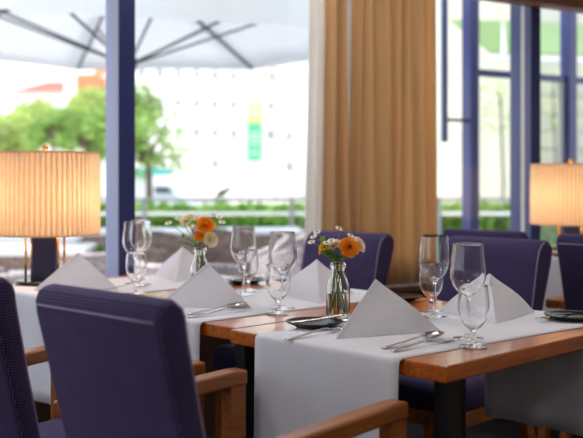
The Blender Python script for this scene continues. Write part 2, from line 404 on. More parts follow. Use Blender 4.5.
def runner(label, s0, tc, wd, skew, hang=0.33, hang2=.33):
    """a cloth laid across the table and hanging over both ends"""
    path = []
    r = .012
    for i in range(9): path.append((-r-.001, TH-r-hang*(1-i/8.)))
    for i in range(1, 6):
        a = PI/2*i/5; path.append((-r*math.cos(a)+0.0, TH-r+r*math.sin(a)+.0012))
    n = 18
    for i in range(1, n): path.append((TL*i/n, TH+.0012))
    for i in range(0, 6):
        a = PI/2*i/5; path.append((TL+r*math.sin(a), TH-r+r*math.cos(a)+.0012))
    for i in range(1, 8): path.append((TL+r+.001, TH-r-hang2*i/7.))
    vs = []; fs = []; m = 16
    for (x, z) in path:
        drop = max(0, TH-.012-z)
        for j in range(m+1):
            u = j/m-.5
            wv = 0.014*math.sin(u*9+x*3+tc*7)*drop/.33
            sgn = -1 if x < TL/2 else 1
            vs.append((x+sgn*abs(wv)+(sgn*.002), u*(wd-.02*drop)+skew*max(0, min(TL, x))-skew*0.0, z))
    for i in range(len(path)-1):
        for j in range(m): fs.append((i*(m+1)+j, i*(m+1)+j+1, (i+1)*(m+1)+j+1, (i+1)*(m+1)+j))
    p = ST(s0, tc)
    o = MB().add(vs, fs).build('table_runner', 'white_cloth', None, smooth=True, loc=(p.x, p.y, 0), rz=RA, solid=.0016)
    return tag(o, label, 'table runner', 'white table runners')
runner('white cloth runner on the nearest table hanging over its front edge', 0.0, 0.342, 0.454, -0.075)
runner('white cloth runner across the middle table behind the large purple chair', 0.03, 1.05, 0.456, -0.03, hang2=.24)
runner('white cloth runner on the window end table next to the lamp', 0.02, 1.725, 0.47, -0.0, hang2=.24)

# ------------------------------------------------------------------ armchairs
def make_chair(label, arms=True):
    t = thing('armchair' if arms else 'dining_chair', label, 'chair', (0, 0, 0), 0, 'purple upholstered chairs')
    HW = .197
    prof = [(-.222, .40), (-.260, .55), (-.304, .72), (-.340, .862), (-.343, .888), (-.336, .907), (-.321, .918), (-.304, .918), (-.288, .908), (-.280, .888), (-.274, .85), (-.246, .72), (-.206, .55), (-.170, .40)]
    if not arms:     # fuller back with a rolled top
        prof = [(-.225, .40), (-.268, .55), (-.322, .70), (-.366, .82), (-.379, .868), (-.376, .895), (-.362, .914), (-.340, .922), (-.316, .918), (-.296, .905), (-.280, .884), (-.268, .85), (-.240, .72), (-.170, .40)]
        HW = .215
    bk = MB().prism(prof, -HW, HW).build('backrest', 'purple_fabric', t, smooth=False, bevel=.016, segs=3)
    bk.data.shade_smooth()
    for s in (-1, 1):
        pts = []
        for i in range(8, 14):
            a_ = Vector(prof[i-1]); c_ = Vector(prof[min(13, i+1)]); d_ = (c_-a_).normalized(); nin = Vector((d_.y, -d_.x))
            pts.append((prof[i][0]+nin.x*.0042, s*(HW-.0042), prof[i][1]+nin.y*.0042))
        MB().tube(pts, .0021, 6).build('piping', 'piping', bk, smooth=True)
    if arms: MB().tube([(-.3425, y, .880) for y in [-HW+.016, -HW/2, 0, HW/2, HW-.016]], .0020, 6).build('piping', 'piping', bk, smooth=True)
    st = MB().box((.030, 0, .42), (.45, .445, .10)).build('seat', 'purple_fabric', t, bevel=.032, segs=4); st.data.shade_smooth()
    for s in (-1, 1): MB().box((.02, s*.205, .345), (.42, .022, .05)).build('seat_rail', 'arm_wood', t, bevel=.004)
    MB().box((.235, 0, .345), (.022, .40, .05)).build('seat_rail', 'arm_wood', t, bevel=.004)
    for s in (-1, 1):
        if arms: MB().box((.235, s*.242, .318), (.052, .036, .636)).build('leg', 'arm_wood', t, bevel=.004)
        else: MB().box((.215, s*.195, .185), (.04, .036, .37)).build('leg', 'arm_wood', t, bevel=.004)
        MB().bar((-.16, s*.215, .40), (-.24, s*.225, 0.0), .034, .045, (1, 0, 0)).build('leg', 'arm_wood', t, bevel=.004)
        if not arms: continue
        # arm: a slightly bowed wooden bar with rounded front corner
        pts = [(-.205, .643), (-.12, .646), (0, .652), (.12, .658), (.22, .662), (.262, .660)]
        poly = [(x, z+.002) for x, z in pts]+[(x, z-.036) for x, z in reversed(pts)]
        MB().prism(poly, s*.242-.024, s*.242+.024).build('arm', 'arm_wood', t, bevel=.008, segs=3)
    return t
def place(ch, s, t, da):
    p = ST(s, t); ch.location = (p.x, p.y, 0); ch.rotation_euler = (0, 0, RA+da); return ch
c0 = make_chair('large purple armchair in the foreground with its back to the viewer')
place(c0, -.303, .328, math.radians(2))
def chair(label, s, t, da): return place(dup(c0, label, (0, 0, 0), 0), s, t, math.radians(da))
chair('dark purple armchair cut off by the left picture edge', -.365, .915, 11)
c1 = make_chair('bright purple chair facing the viewer behind the front flower vase', False)
c1.scale = (1, 1, .98); place(c1, 1.085, 1.55, PI)
place(dup(c1, 'dotted purple chair facing the viewer behind the right folded napkin', (0, 0, 0), 0), 1.16, .865, PI)
chair('purple armchair seen from behind, just beyond the dotted one', 2.03, 1.075, 0)
chair('dark purple armchair at the right picture edge below the lit lamp', 2.03, .535, 0)

# ------------------------------------------------------------------ side table with long cloth under the right lamp
NS0, NS1, NT0, NT1, NH = 2.32, 2.90, .25, 1.56, .77
p = ST((NS0+NS1)/2, (NT0+NT1)/2)
nt_ = thing('side_table', 'side table under the right lamp, draped in white cloth', 'table', (p.x, p.y, 0), RA)
A_, B_ = (NS1-NS0)/2, (NT1-NT0)/2
MB().box((0, 0, NH-.02), (2*A_-.02, 2*B_-.02, .03)).build('tabletop', 'cherry_wood', nt_)
for x in (-1, 1):
    for y in (-1, 1): MB().box((x*(A_-.06), y*(B_-.06), (NH-.035)/2), (.05, .05, NH-.035)).build('leg', 'black_metal', nt_)
vs = []; fs = []
per = []
N = 40
for (xa, ya, xb, yb) in ((-A_, B_, -A_, -B_), (-A_, -B_, A_, -B_), (A_, -B_, A_, B_), (A_, B_, -A_, B_)):
    n = 24 if abs(ya-yb) > .1 else 10
    for i in range(n): per.append((xa+(xb-xa)*i/n, ya+(yb-ya)*i/n))
m = len(per)
for li, z in enumerate((NH, NH-.012, NH-.1, NH-.35, NH-.6, .02)):
    for i, (x, y) in enumerate(per):
        k = (NH-z)/NH; wv = 0.012*math.sin(i*1.7)*k + .012*k + (.004 if li else -.004)
        L_ = max(abs(x)/A_, abs(y)/B_)
        nx = (x/abs(x) if abs(abs(x)-A_) < 1e-6 else 0); ny = (y/abs(y) if abs(abs(y)-B_) < 1e-6 else 0)
        vs.append((x+nx*wv, y+ny*wv, z))
for li in range(5):
    for i in range(m): fs.append((li*m+i, li*m+(i+1) % m, (li+1)*m+(i+1) % m, (li+1)*m+i))
fs.append(tuple(range(m)))
o = MB().add(vs, fs).build('tablecloth', 'white_cloth', None, smooth=False, loc=(p.x, p.y, 0), rz=RA, solid=.001)
tag(o, 'floor length white cloth draped over the side table at right', 'tablecloth')

# ------------------------------------------------------------------ table lamps with pleated shades
def make_lamp(label, loc, rz, lo_=0.0):
    t = thing('table_lamp', label, 'lamp', loc, rz, 'lit table lamps with pleated shades')
    vs = []; fs = []
    n = 22; MBb = MB()
    MBb.lathe([(0, 0), (.105, 0), (.108, .004), (.108, .012), (.103, .016), (0, .016)], 36); 
    bs = MBb.build('base', 'black_plate', t, smooth=False)
    for s in (-1, 1):
        for q in (-.008, .008):
            MB().tube([(s*.060+q, -.012 if q < 0 else .012, .016), (s*.060+q, -.012 if q < 0 else .012, .182-lo_)], .0048, 10).build('rod', 'brass', t, smooth=True)
    MB().box((0, 0, .016+(.158-lo_)/2), (.086, .03, .158-lo_)).build('body', 'navy_body', t, bevel=.002)
    cb = MB().box((0, 0, .185-lo_), (.20, .034, .007)).build('crossbar', 'brass', t, bevel=.002)
    for x in (-.06, 0, .06): MB().sphere((x, 0, .191-lo_), .009, 12, 8).build('knob', 'brass', cb, smooth=True)
    # shade: pleated drum
    R0, z0, z1 = .196, .184-lo_, .480-lo_
    N = 64; prof = MB(); vs = []; fs = []
    for i in range(N*4):
        a = 2*PI*i/(N*4); rr = R0*(1+.026*math.sin(a*N))
        vs += [(rr*math.cos(a), rr*math.sin(a), z0), (rr*.985*math.cos(a), rr*.985*math.sin(a), z1)]
    m = N*4
    for i in range(m):
        j = (i+1) % m; fs.append((2*i, 2*j, 2*j+1, 2*i+1))
    sh = MB().add(vs, fs).build('shade', 'shade', t, smooth=True)
    vs = []; fs = []
    for i in range(N):
        a = 2*PI*(i+.75)/N
        for k, q in enumerate((-.22, .22)):
            aa = a+q*2*PI/N; rr = R0*.968
            vs += [(rr*math.cos(aa), rr*math.sin(aa), z0), (rr*.985*math.cos(aa), rr*.985*math.sin(aa), z1)]
        fs.append((4*i, 4*i+2, 4*i+3, 4*i+1))
    MB().add(vs, fs).build('pleat_folds', 'shade', sh)
    for z in (z0, z1):
        MB().lathe([(R0*.965, z-.004), (R0*1.0, z-.004), (R0*1.0, z+.004), (R0*.965, z+.004)], 64, closed=True).build('trim_ring', 'shade', sh)
    MB().tube([(0, 0, .18-lo_), (0, 0, .493-lo_)], .004, 8).build('stem', 'brass', t, smooth=True)
    for a in range(3):
        q = a*2*PI/3; MB().bar((0, 0, .478-lo_), (R0*.96*math.cos(q), R0*.96*math.sin(q), .478-lo_), .004, .003).build('spoke', 'brass', t)
    fn = MB().sphere((0, 0, .500-lo_), .012, 14, 10).build('finial', 'brass', t, smooth=True)
    MB().lathe([(.003, .24-lo_), (.016, .26-lo_), (.03, .30-lo_), (.031, .33-lo_), (.02, .355-lo_), (.003, .365-lo_)], 16).build('bulb', 'bulb', t, smooth=True)
    ld = bpy.data.lights.new('lamp_glow', 'POINT'); ld.energy = 1.35; ld.color = (1, .70, .42); ld.shadow_soft_size = .04
    for q in (-1, 1):
        lo = bpy.data.objects.new('lamp_glow', ld); COL.objects.link(lo); lo.parent = t; lo.location = (q*.07, -.03, .32-lo_)
    return t
lp = Vector(((45-CX)*3.5/F, 3.5, TH+.002))
make_lamp('lit table lamp with wide pleated shade at the left picture edge', lp, 0.0)
lp = Vector(((571-CX)*4.78/F, 4.78, NH+.002))
make_lamp('lit table lamp with pleated shade at the right picture edge', lp, 0.12, .05)

# ------------------------------------------------------------------ napkins folded into standing pyramids
def napkin(label, Tpx, axis, al, le, z=ZR+.0004):
    """two folded right-angled leaves meeting in a slanting ridge; Tpx is where the ridge meets the table"""
    T = onT(Tpx[0], Tpx[1]); al = math.radians(al); ax = math.radians(axis)
    h2 = (le/math.sqrt(2))**2; m_ = le/2/math.cos(al); h = math.sqrt(max(.003, h2-m_*m_))
    o = MB()
    lay = []
    th = .0075
    for sgn in (-1, 1):
        E = Vector((le*math.cos(sgn*al), le*math.sin(sgn*al), 0)); M_ = Vector((m_, 0, h)); T0 = Vector((0, 0, 0))
        nrm = (E-T0).cross(M_-T0).normalized()*(1 if sgn < 0 else -1)      # outward
        # three folded layers with slightly staggered free edges
        for q, (o0, o1, cut) in enumerate(((0, -.0022, 0), (-.0030, -.0046, .006), (-.0054, -.0072, .012))):
            G = 7
            def P(u, v, off):   # u along T->E, v towards M
                p = T0+(E-T0)*u*(1-cut*1.5)+(M_-T0)*v
                bul = .010*math.sin(PI*min(1, max(0, u)))*math.sin(PI*min(1, v+.12)) if q == 0 else .006*math.sin(PI*u)*math.sin(PI*min(1, v+.12))
                r_ = p+nrm*(off+bul*.8)
                return Vector((r_.x, r_.y, max(r_.z, 0)))
            vs = []; idx = {}
            for off in (o0, o1):
                for i in range(G+1):
                    for j in range(G+1-i):
                        idx[(off, i, j)] = len(vs); vs.append(P(i/G, j/G*(1-cut*.6), off))
            fs = []
            for off in (o0, o1):
                for i in range(G):
                    for j in range(G-i):
                        fs.append((idx[(off, i, j)], idx[(off, i+1, j)], idx[(off, i, j+1)]))
                        if j < G-i-1: fs.append((idx[(off, i+1, j)], idx[(off, i+1, j+1)], idx[(off, i, j+1)]))
            bd = [(i, 0) for i in range(G+1)]+[(G-j, j) for j in range(1, G+1)]+[(0, G-j) for j in range(1, G)]
            for a in range(len(bd)):
                b2 = bd[(a+1) % len(bd)]; a2 = bd[a]
                fs.append((idx[(o0,)+a2], idx[(o0,)+b2], idx[(o1,)+b2], idx[(o1,)+a2]))
            o.add(vs, fs)
    ob = o.build('folded_napkin', 'napkin_cloth', None, smooth=False, loc=(T.x, T.y, z), rz=ax)
    return tag(ob, label, 'napkin', 'white napkins folded into pyramids')
napkin('white pyramid napkin in front of the front vase, on the nearest table', (335, 340), 49, 25.5, .298)
napkin('white pyramid napkin at right, before the dotted purple chair', (496, 325), 84, 29, .285)
napkin('white pyramid napkin in the middle, with a spoon before it', (156, 307.5), 20, 25.5, .290)
napkin('white pyramid napkin standing just behind the front flower vase', (320, 304.5), 92, 27, .29)
napkin('white pyramid napkin under the rear flowers, behind another napkin', (176, 283), 88, 27, .285)
napkin('white pyramid napkin beside the left lamp', (33, 291), 33, 26, .29)

# ------------------------------------------------------------------ glasses
def shell(outer, inner): return outer+inner[::-1]
def glass_big():
    H = .2275
    outer = [(.0, 0), (.034, 0), (.0365, .0012), (.036, .0025), (.022, .0045), (.009, .008), (.0048, .014), (.0040, .03), (.0040, .075), (.0052, .094), (.010, .101), (.022, .110), (.034, .124), (.0415, .142), (.0432, .160), (.0415, .182), (.0385, .205), (.0365, H-.0004)]
    inner = [(.0, .1035), (.012, .1055), (.0225, .1125), (.033, .1255), (.0402, .1425), (.0420, .160), (.0403, .182), (.0374, .205), (.0357, H-.0004)]
    return outer+[(.0361, H)]+inner[::-1]
def glass_small():
    H = .140
    outer = [(.0, 0), (.030, 0), (.0325, .0012), (.032, .0026), (.020, .0048), (.0085, .009), (.0060, .018), (.0062, .030), (.0095, .037), (.020, .047), (.029, .061), (.0350, .080), (.0360, .096), (.0345, .115), (.0315, H-.0004)]
    inner = [(.0, .0395), (.009, .0415), (.0195, .050), (.0280, .0625), (.0337, .0805), (.0347, .096), (.0333, .115), (.0306, H-.0004)]
    return outer+[(.0311, H)]+inner[::-1]
def smooth_profile(P, sub=4):
    out = []
    for i in range(len(P)-1):
        a = P[max(0, i-1)]; b = P[i]; c = P[i+1]; d = P[min(len(P)-1, i+2)]
        ln = math.hypot(c[0]-b[0], c[1]-b[1])
        if ln < .004: out.append(b); continue
        for k in range(sub):
            u = k/sub; q = []
            for e in (0, 1):
                q.append(.5*((2*b[e])+(-a[e]+c[e])*u+(2*a[e]-5*b[e]+4*c[e]-d[e])*u*u+(-a[e]+3*b[e]-3*c[e]+d[e])*u**3))
            out.append((max(0, q[0]), max(0, q[1])))
    out.append(P[-1])
    return out
def glass(kind, label, px, py):
    p = onT(px, py)
    s_, t_ = toST(p.x, p.y)
    prof = glass_big() if kind == 'wine_glass' else glass_small()
    o = MB().lathe(smooth_profile(prof), 56).build(kind, 'clear_glass', None, smooth=True, loc=(p.x, p.y, ZR+.0008))
    return tag(o, label, 'glass', 'clear stemmed glasses')
glass('wine_glass', 'tall wine glass nearest the viewer at the table corner', 468, 339.5)
glass('water_goblet', 'short water goblet in front of the nearest tall wine glass', 473.5, 347)
glass('wine_glass', 'tall wine glass left of the nearest one, before the curtain edge', 434.5, 318)
glass('water_goblet', 'short water goblet behind the wine glass near the curtain edge', 431.5, 312.5)
glass('wine_glass', 'tall wine glass between the two vases, left one', 243.5, 296)
glass('water_goblet', 'short water goblet partly behind the left middle wine glass', 248, 291.5)
glass('wine_glass', 'tall wine glass just left of the front vase', 282.5, 309.5)
glass('water_goblet', 'short water goblet before the wine glass left of the front vase', 278, 314)
glass('wine_glass', 'tall wine glass beside the blue mullion, front of two', 134.5, 284.5)
glass('wine_glass', 'tall wine glass farthest back beside the blue mullion', 141, 279.5)
glass('water_goblet', 'short water goblet at left behind the foreground chair', 136.5, 295)

# ------------------------------------------------------------------ plates and cutlery
def plate(label, x, y, z):
    o = MB().lathe([(0, .003), (.03, .003), (.043, 0), (.047, .0), (.052, .004), (.072, .012), (.0755, .0138), (.0745, .0155), (.07, .0142), (.05, .0075), (.044, .006), (0, .006)], 44).build('side_plate', 'black_plate', None, smooth=True, loc=(x, y, z))
    return tag(o, label, 'plate', 'black side plates')
def spoon(name, label, a, b, z=ZR+.001, tilt=0):
    """a = end of handle, b = tip of bowl (xy)"""
    d = Vector((b[0]-a[0], b[1]-a[1])); ang = math.atan2(d.y, d.x); L_ = .205
    t = thing(name, label, 'cutlery', (a[0], a[1], z), ang, 'steel cutlery on the tables'); t.scale = (1.1, 1.2, 1.2)
    prof = [(0, .0085, .001), (.01, .0105, .001), (.04, .0085, .0025), (.08, .0055, .005), (.115, .0038, .009), (.140, .0036, .011)]
    vs = []; fs = []
    for x, wv, zz in prof: vs += [(x, -wv, zz), (x, -wv*.6, zz+.003), (x, wv*.6, zz+.003), (x, wv, zz)]
    for i in range(len(prof)-1):
        for k in range(4): fs.append((i*4+k, i*4+(k+1) % 4, i*4+4+(k+1) % 4, i*4+4+k))
    fs += [(0, 1, 2, 3), tuple((len(prof)-1)*4+k for k in (3, 2, 1, 0))]
    MB().add(vs, fs).build('handle', 'steel', t, smooth=True, subsurf=1)
    if name == 'spoon':
        vs = []; fs = []; n = 9; m = 7
        for i in range(n):
            u = i/(n-1); x = .136+.066*u; hw = .0205*math.sin(PI*min(1, (u*.93+.05)))**.62
            for j in range(m):
                v = j/(m-1)*2-1
                vs.append((x, v*hw, .0105-.0085*math.sin(PI*(u*.8+.12))*(1-v*v)+.003*u))
        for i in range(n-1):
            for j in range(m-1): fs.append((i*m+j, i*m+j+1, (i+1)*m+j+1, (i+1)*m+j))
        MB().add(vs, fs).build('bowl', 'steel', t, smooth=True, solid=.0012)
    elif name == 'fork':
        vs = [(.138, -.0036, .0105), (.138, .0036, .0105), (.150, -.011, .008), (.150, .011, .008), (.166, -.0125, .005), (.166, .0125, .005)]
        MB().add(vs, [(0, 1, 3, 2), (2, 3, 5, 4)]).build('neck', 'steel', t, smooth=True, solid=.0015)
        for k in range(4):
            y = -.0105+.007*k
            MB().tube([(.164, y, .005), (.185, y, .0048), (.205, y*.92, .008)], [.0017, .0015, .0008], 6).build('tine', 'steel', t, smooth=True)
    else:
        MB().add([(.13, -.005, .009), (.15, -.009, .006), (.185, -.010, .004), (.205, -.003, .003), (.207, .004, .003), (.13, .0045, .009)], [(0, 1, 2, 3, 4, 5)]).build('blade', 'steel', t, solid=.0014)
    return t
def dirpt(p, s, t): q = ST(0, 0); v = ST(s, t)-q; return (p.x+v.x, p.y+v.y)
pl = onT(314, 327.5); plate('black side plate with butter knife beside the front vase', pl.x, pl.y, ZR+.001)
q = onT(290, 331); spoon('knife', 'butter knife lying across the black plate beside the front vase', (q.x, q.y), dirpt(q, .14, -.06), TH+.0195)
pl = onT(246, 283.5); plate('black side plate behind the left middle wine glass', pl.x, pl.y, TH+.002)
q = onT(226, 284.5); spoon('knife', 'butter knife on the black plate behind the middle glasses', (q.x, q.y), dirpt(q, .14, -.08), TH+.0172)
pl = onT(572, 320.5); plate('black side plate at the right picture edge', pl.x, pl.y, ZR+.001)
pl = onT(399, 301); plate('black side plate beside the bright purple chair', pl.x, pl.y, TH+.002)
p = ST(NS0+.09, 1.10); plate('black plate on the white draped side table', p.x, p.y, NH+.0015)
q = onT(382, 350.5); spoon('spoon', 'spoon lying in front of the nearest pyramid napkin', (q.x, q.y), dirpt(q, .2, 0.0))
q = onT(391, 353.5); spoon('knife', 'knife lying beside the spoon on the nearest table', (q.x, q.y), dirpt(q, .2, 0.0))
q = onT(186, 316); spoon('spoon', 'spoon lying before the middle pyramid napkin', (q.x, q.y), dirpt(q, .2, -0.005))
q = onT(187, 319); spoon('knife', 'knife lying beside the spoon on the middle table', (q.x, q.y), dirpt(q, .2, -0.004))
q = onT(581, 315.5); spoon('fork', 'fork lying right of the right pyramid napkin', (q.x, q.y), dirpt(q, -.2, 0.0), ZR+.004)
q = onT(284, 341.5); spoon('fork', 'fork half hidden left of the nearest pyramid napkin', (q.x, q.y), dirpt(q, .2, .0))
q = onT(95, 292.5); spoon('fork', 'fork right of the napkin beside the left lamp', (q.x, q.y), dirpt(q, .2, .0))

# ------------------------------------------------------------------ flower vases
def bottle(label, x, y, z):
    t = thing('bud_vase', label, 'vase', (x, y, z), 0, 'glass bottle vases')
    outer = [(0, 0), (.028, 0), (.0325, .003), (.033, .010), (.033, .078), (.0315, .092), (.026, .108), (.0195, .122), (.0178, .132), (.0182, .140), (.0215, .143), (.0222, .149), (.021, .155), (.0195, .156)]
    inner = [(0, .006), (.027, .006), (.0302, .010), (.0304, .078), (.029, .091), (.0235, .107), (.0170, .122), (.0156, .132), (.0156, .145), (.0178, .156)]
    MB().lathe(outer+inner[::-1], 40).build('glass', 'vase_glass', t, smooth=True)
    MB().lathe([(0, .0064), (.0265, .0064), (.0297, .0105), (.0299, .074), (0, .074)], 40).build('water', 'water', t, smooth=False)
    return t
def petal_ring(mb, c, up, n, r, ln, wd, cup, off=0.0, thick=False):
    """ring of cupped petals around the axis 'up' at c"""
    up = up.normalized(); a = up.orthogonal().normalized(); b_ = up.cross(a)
    for i in range(n):
        q = 2*PI*i/n+off+random.uniform(-.12, .12); rd = a*math.cos(q)+b_*math.sin(q); tg = up.cross(rd)
        vs = []; fs = []; G = 4
        for u in range(G+1):
            uu = u/G; el = cup*(1-.55*uu) if cup > 0 else cup
            p = c+rd*(r+ln*uu*math.cos(cup)) + up*(ln*math.sin(cup)*uu - .12*ln*uu*uu)
            w_ = wd*(math.sin(PI*(.12+.74*uu)))**.7
            for v in (-1, 0, 1): vs.append(p+tg*w_*v*.5 + up*(abs(v)*.12*w_) - rd*(abs(v)*.10*w_))
        for u in range(G):
            for v in range(2): fs.append((u*3+v, u*3+v+1, u*3+v+4, u*3+v+3))
        mb.add(vs, fs)
def stem_pts(foot, head, up):
    foot = Vector(foot); head = Vector(head)
    n = 9; pts = []
    c1 = foot+Vector((0, 0, .07)); c2 = head-up*.06
    for i in range(n):
        u = i/(n-1); pts.append(foot*(1-u)**3+c1*3*u*(1-u)**2+c2*3*u*u*(1-u)+head*u**3)
    return pts
def flower(kind, label, base, foot, head, up, size, colm, grp):
    up = Vector(up).normalized(); t = thing(kind, label, 'flower', base, 0, grp); size *= 1.22
    head = Vector(head)
    # stems pass through the neck of the bottle
    neck = Vector((max(-.010, min(.010, head.x*.28)), max(-.010, min(.010, head.y*.28)), .145)); foot = Vector(foot)
    pts = []
    for i in range(6): u = i/5; pts.append(foot*(1-u)+neck*u)
    pts += [neck*(1-u)**2+(neck+Vector((0, 0, .035)))*2*u*(1-u)+head*u*u for u in (.25, .5, .75, 1)]
    MB().tube(pts, .0017 if kind != 'daisy' else .0010, 6).build('stem', 'stem_green', t, smooth=True)
    if kind == 'ranunculus':
        mb = MB()
        for (n, r, ln, wd, cup) in ((7, .05, .52, .55, .25), (7, .05, .46, .5, .55), (6, .04, .42, .44, .85), (6, .03, .36, .36, 1.1), (5, .02, .28, .28, 1.3)):
            petal_ring(mb, head, up, n, r*size, ln*size*2, wd*size*2, cup, random.random()*3)
        mb.build('petals', colm, t, smooth=True)
        e = head+up*size*.42
        MB().sphere(e, size*(.17 if grp == g1 else .2), 10, 7).build('eye', 'flower_eye' if (colm == 'orange_petal' and grp == g1) else colm, t, smooth=True)
    else:
        mb = MB(); petal_ring(mb, head, up, 10, size*.2, size*.85, size*.5, .12); mb.build('petals', colm, t, smooth=True)
        MB().sphere(head+up*size*.12, size*.30, 9, 6).build('eye', 'daisy_eye', t, smooth=True)
    return t
def sprig(label, base, foot, tip, grp, n=5, leafsize=.02):
    t = thing('leaf_sprig', label, 'leaves', base, 0, grp); tip = Vector(tip); foot = Vector(foot)
    neck = Vector((max(-.010, min(.010, tip.x*.28)), max(-.010, min(.010, tip.y*.28)), .145))
    pts = [foot*(1-i/5)+neck*(i/5) for i in range(6)]+[neck*(1-u)**2+(neck+Vector((0, 0, .03)))*2*u*(1-u)+tip*u*u for u in (.25, .5, .75, 1)]
    MB().tube(pts, .0013, 6).build('stem', 'stem_green', t, smooth=True)
    for i in range(n):
        p = pts[6+min(3, i*4//n)]*.6+pts[min(9, 7+min(3, i*4//n))]*.4
        d = Vector((random.uniform(-1, 1), random.uniform(-1, 1), random.uniform(-.3, .5))); d += (tip-neck).normalized()*.6; d.normalize()
        sd = d.cross(Vector((0, 0, 1))).normalized(); L_ = leafsize*random.uniform(1.0, 1.5)
        vs = [p, p+d*L_*.35+sd*L_*.34, p+d*L_*.7+sd*L_*.26, p+d*L_+Vector((0, 0, -.15*L_)), p+d*L_*.7-sd*L_*.26, p+d*L_*.35-sd*L_*.34, p+d*L_*.5+Vector((0, 0, -.06*L_))]
        MB().add(vs, [(0, 1, 6), (1, 2, 6), (2, 3, 6), (3, 4, 6), (4, 5, 6), (5, 0, 6)]).build('leaf', 'leaf_green', t, smooth=True)
    return t
def fx(px, py, p, dy=0):    # offset of a spot above vase at p, seen at px,py, dy further away
    d = p.y+dy; return (((px-CX)*d/F)-p.x, dy, CAMZ-(py-HY)*d/F-p.z)
def foot(i): a = i*2.4; return (.020*math.cos(a), .020*math.sin(a), .012+.004*(i % 3))
v1 = onT(338, 320, ZR+.001); v1.z = ZR+.001
bottle('clear glass bottle vase in front, holding orange flowers', v1.x, v1.y, v1.z)
g1 = 'flowers in the front vase'
flower('ranunculus', 'large orange ranunculus in the front vase', v1, foot(0), fx(348.5, 248, v1, -.022), (.25, -.85, .4), .0235, 'orange_petal', g1)
flower('ranunculus', 'peach ranunculus right of the orange one in the front vase', v1, foot(1), fx(358, 245, v1, .012), (.8, -.4, .5), .020, 'peach_petal', g1)
flower('ranunculus', 'pale cream ranunculus left of the orange one in the front vase', v1, foot(2), fx(334, 246, v1, .010), (-.3, -.4, .9), .020, 'peach_petal', g1)
flower('ranunculus', 'small yellow flower on the left of the front vase', v1, foot(3), fx(324, 247, v1, -.012), (-.5, -.6, .6), .0125, 'yellow_petal', g1)
flower('ranunculus', 'tiny yellow flower lowest on the left of the front vase', v1, foot(4), fx(322.5, 251, v1, .02), (-.7, -.2, .5), .011, 'yellow_petal', g1)
for i, (px, py, dy, lb) in enumerate(((313.5, 236.5, .0, 'small daisy farthest left above the front vase'), (317, 232, .02, 'small daisy high on the left above the front vase'), (339, 228.5, .01, 'small daisy highest above the front vase'),
        (350.5, 235.5, .02, 'small daisy above the orange flower in the front vase'), (331, 240.5, -.02, 'small daisy before the cream flower in the front vase'), (311.5, 242, -.01, 'small drooping daisy lowest left above the front vase'), (326.5, 243, -.024, 'small daisy over the yellow flower in the front vase'))):
    flower('daisy', lb, v1, foot(5+i), fx(px, py, v1, dy), (random.uniform(-.4, .4), -.4, .8), .0088, 'white_petal', g1)
for i, (px, py, dy, n, ls, lb) in enumerate(((326, 257, -.02, 6, .024, 'green leaf sprig low on the left of the front vase'), (321, 242, .0, 6, .020, 'green leaf sprig at upper left of the front vase'), (352, 255, -.015, 5, .017, 'green leaf sprig low on the right of the front vase'), (336, 252, -.03, 6, .022, 'green leaf sprig in the centre of the front vase'), (362, 250, .02, 4, .014, 'green leaf sprig at far right of the front vase'))):
    sprig(lb, v1, foot(12+i), fx(px, py, v1, dy), g1, n, ls)
v2 = Vector(((200-CX)*3.14/F, 3.14, ZR+.001))
bottle('clear glass bottle vase at the rear, half hidden by napkins', v2.x, v2.y, v2.z)
g2 = 'flowers in the rear vase'
flower('ranunculus', 'large orange ranunculus in the rear vase', v2, foot(0), fx(205.5, 225.5, v2, -.02), (.2, -.75, .6), .026, 'orange_petal', g2)
flower('ranunculus', 'cream ranunculus at upper left in the rear vase', v2, foot(1), fx(188, 220.5, v2, .01), (-.4, -.5, .8), .023, 'cream_petal', g2)
flower('ranunculus', 'cream ranunculus low on the right in the rear vase', v2, foot(2), fx(210, 239.5, v2, -.01), (.5, -.7, .2), .022, 'cream_petal', g2)
flower('ranunculus', 'small orange flower low in the centre of the rear vase', v2, foot(3), fx(199.5, 236, v2, -.025), (-.2, -.9, .2), .015, 'orange_petal', g2)
for i, (px, py, dy, lb) in enumerate(((168.5, 223, .0, 'small daisy farthest left above the rear vase'), (178.5, 219, .02, 'small daisy left of the cream flower above the rear vase'), (213, 215, .01, 'small daisy highest above the rear vase'),
        (219.5, 217, .02, 'small daisy high on the right above the rear vase'), (222, 222, -.01, 'small daisy farthest right above the rear vase'), (191, 227, -.025, 'small daisy below the cream flower in the rear vase'), (200, 230, -.03, 'small daisy in the centre of the rear vase'), (197, 218.5, .0, 'small daisy between cream and orange flowers in the rear vase'))):
    flower('daisy', lb, v2, foot(5+i), fx(px, py, v2, dy), (random.uniform(-.4, .4), -.4, .8), .0105, 'white_petal', g2)
for i, (px, py, dy, n, ls, lb) in enumerate(((174, 243, -.02, 8, .015, 'green leaf sprig reaching left from the rear vase'), (183, 238, .01, 8, .015, 'green leaf sprig at left above the rear napkin'), (221, 234, .0, 6, .019, 'green leaf sprig on the right of the rear vase'), (198, 245, -.025, 5, .015, 'green leaf sprig at the neck of the rear vase'))):
    sprig(lb, v2, foot(13+i), fx(px, py, v2, dy), g2, n, ls)

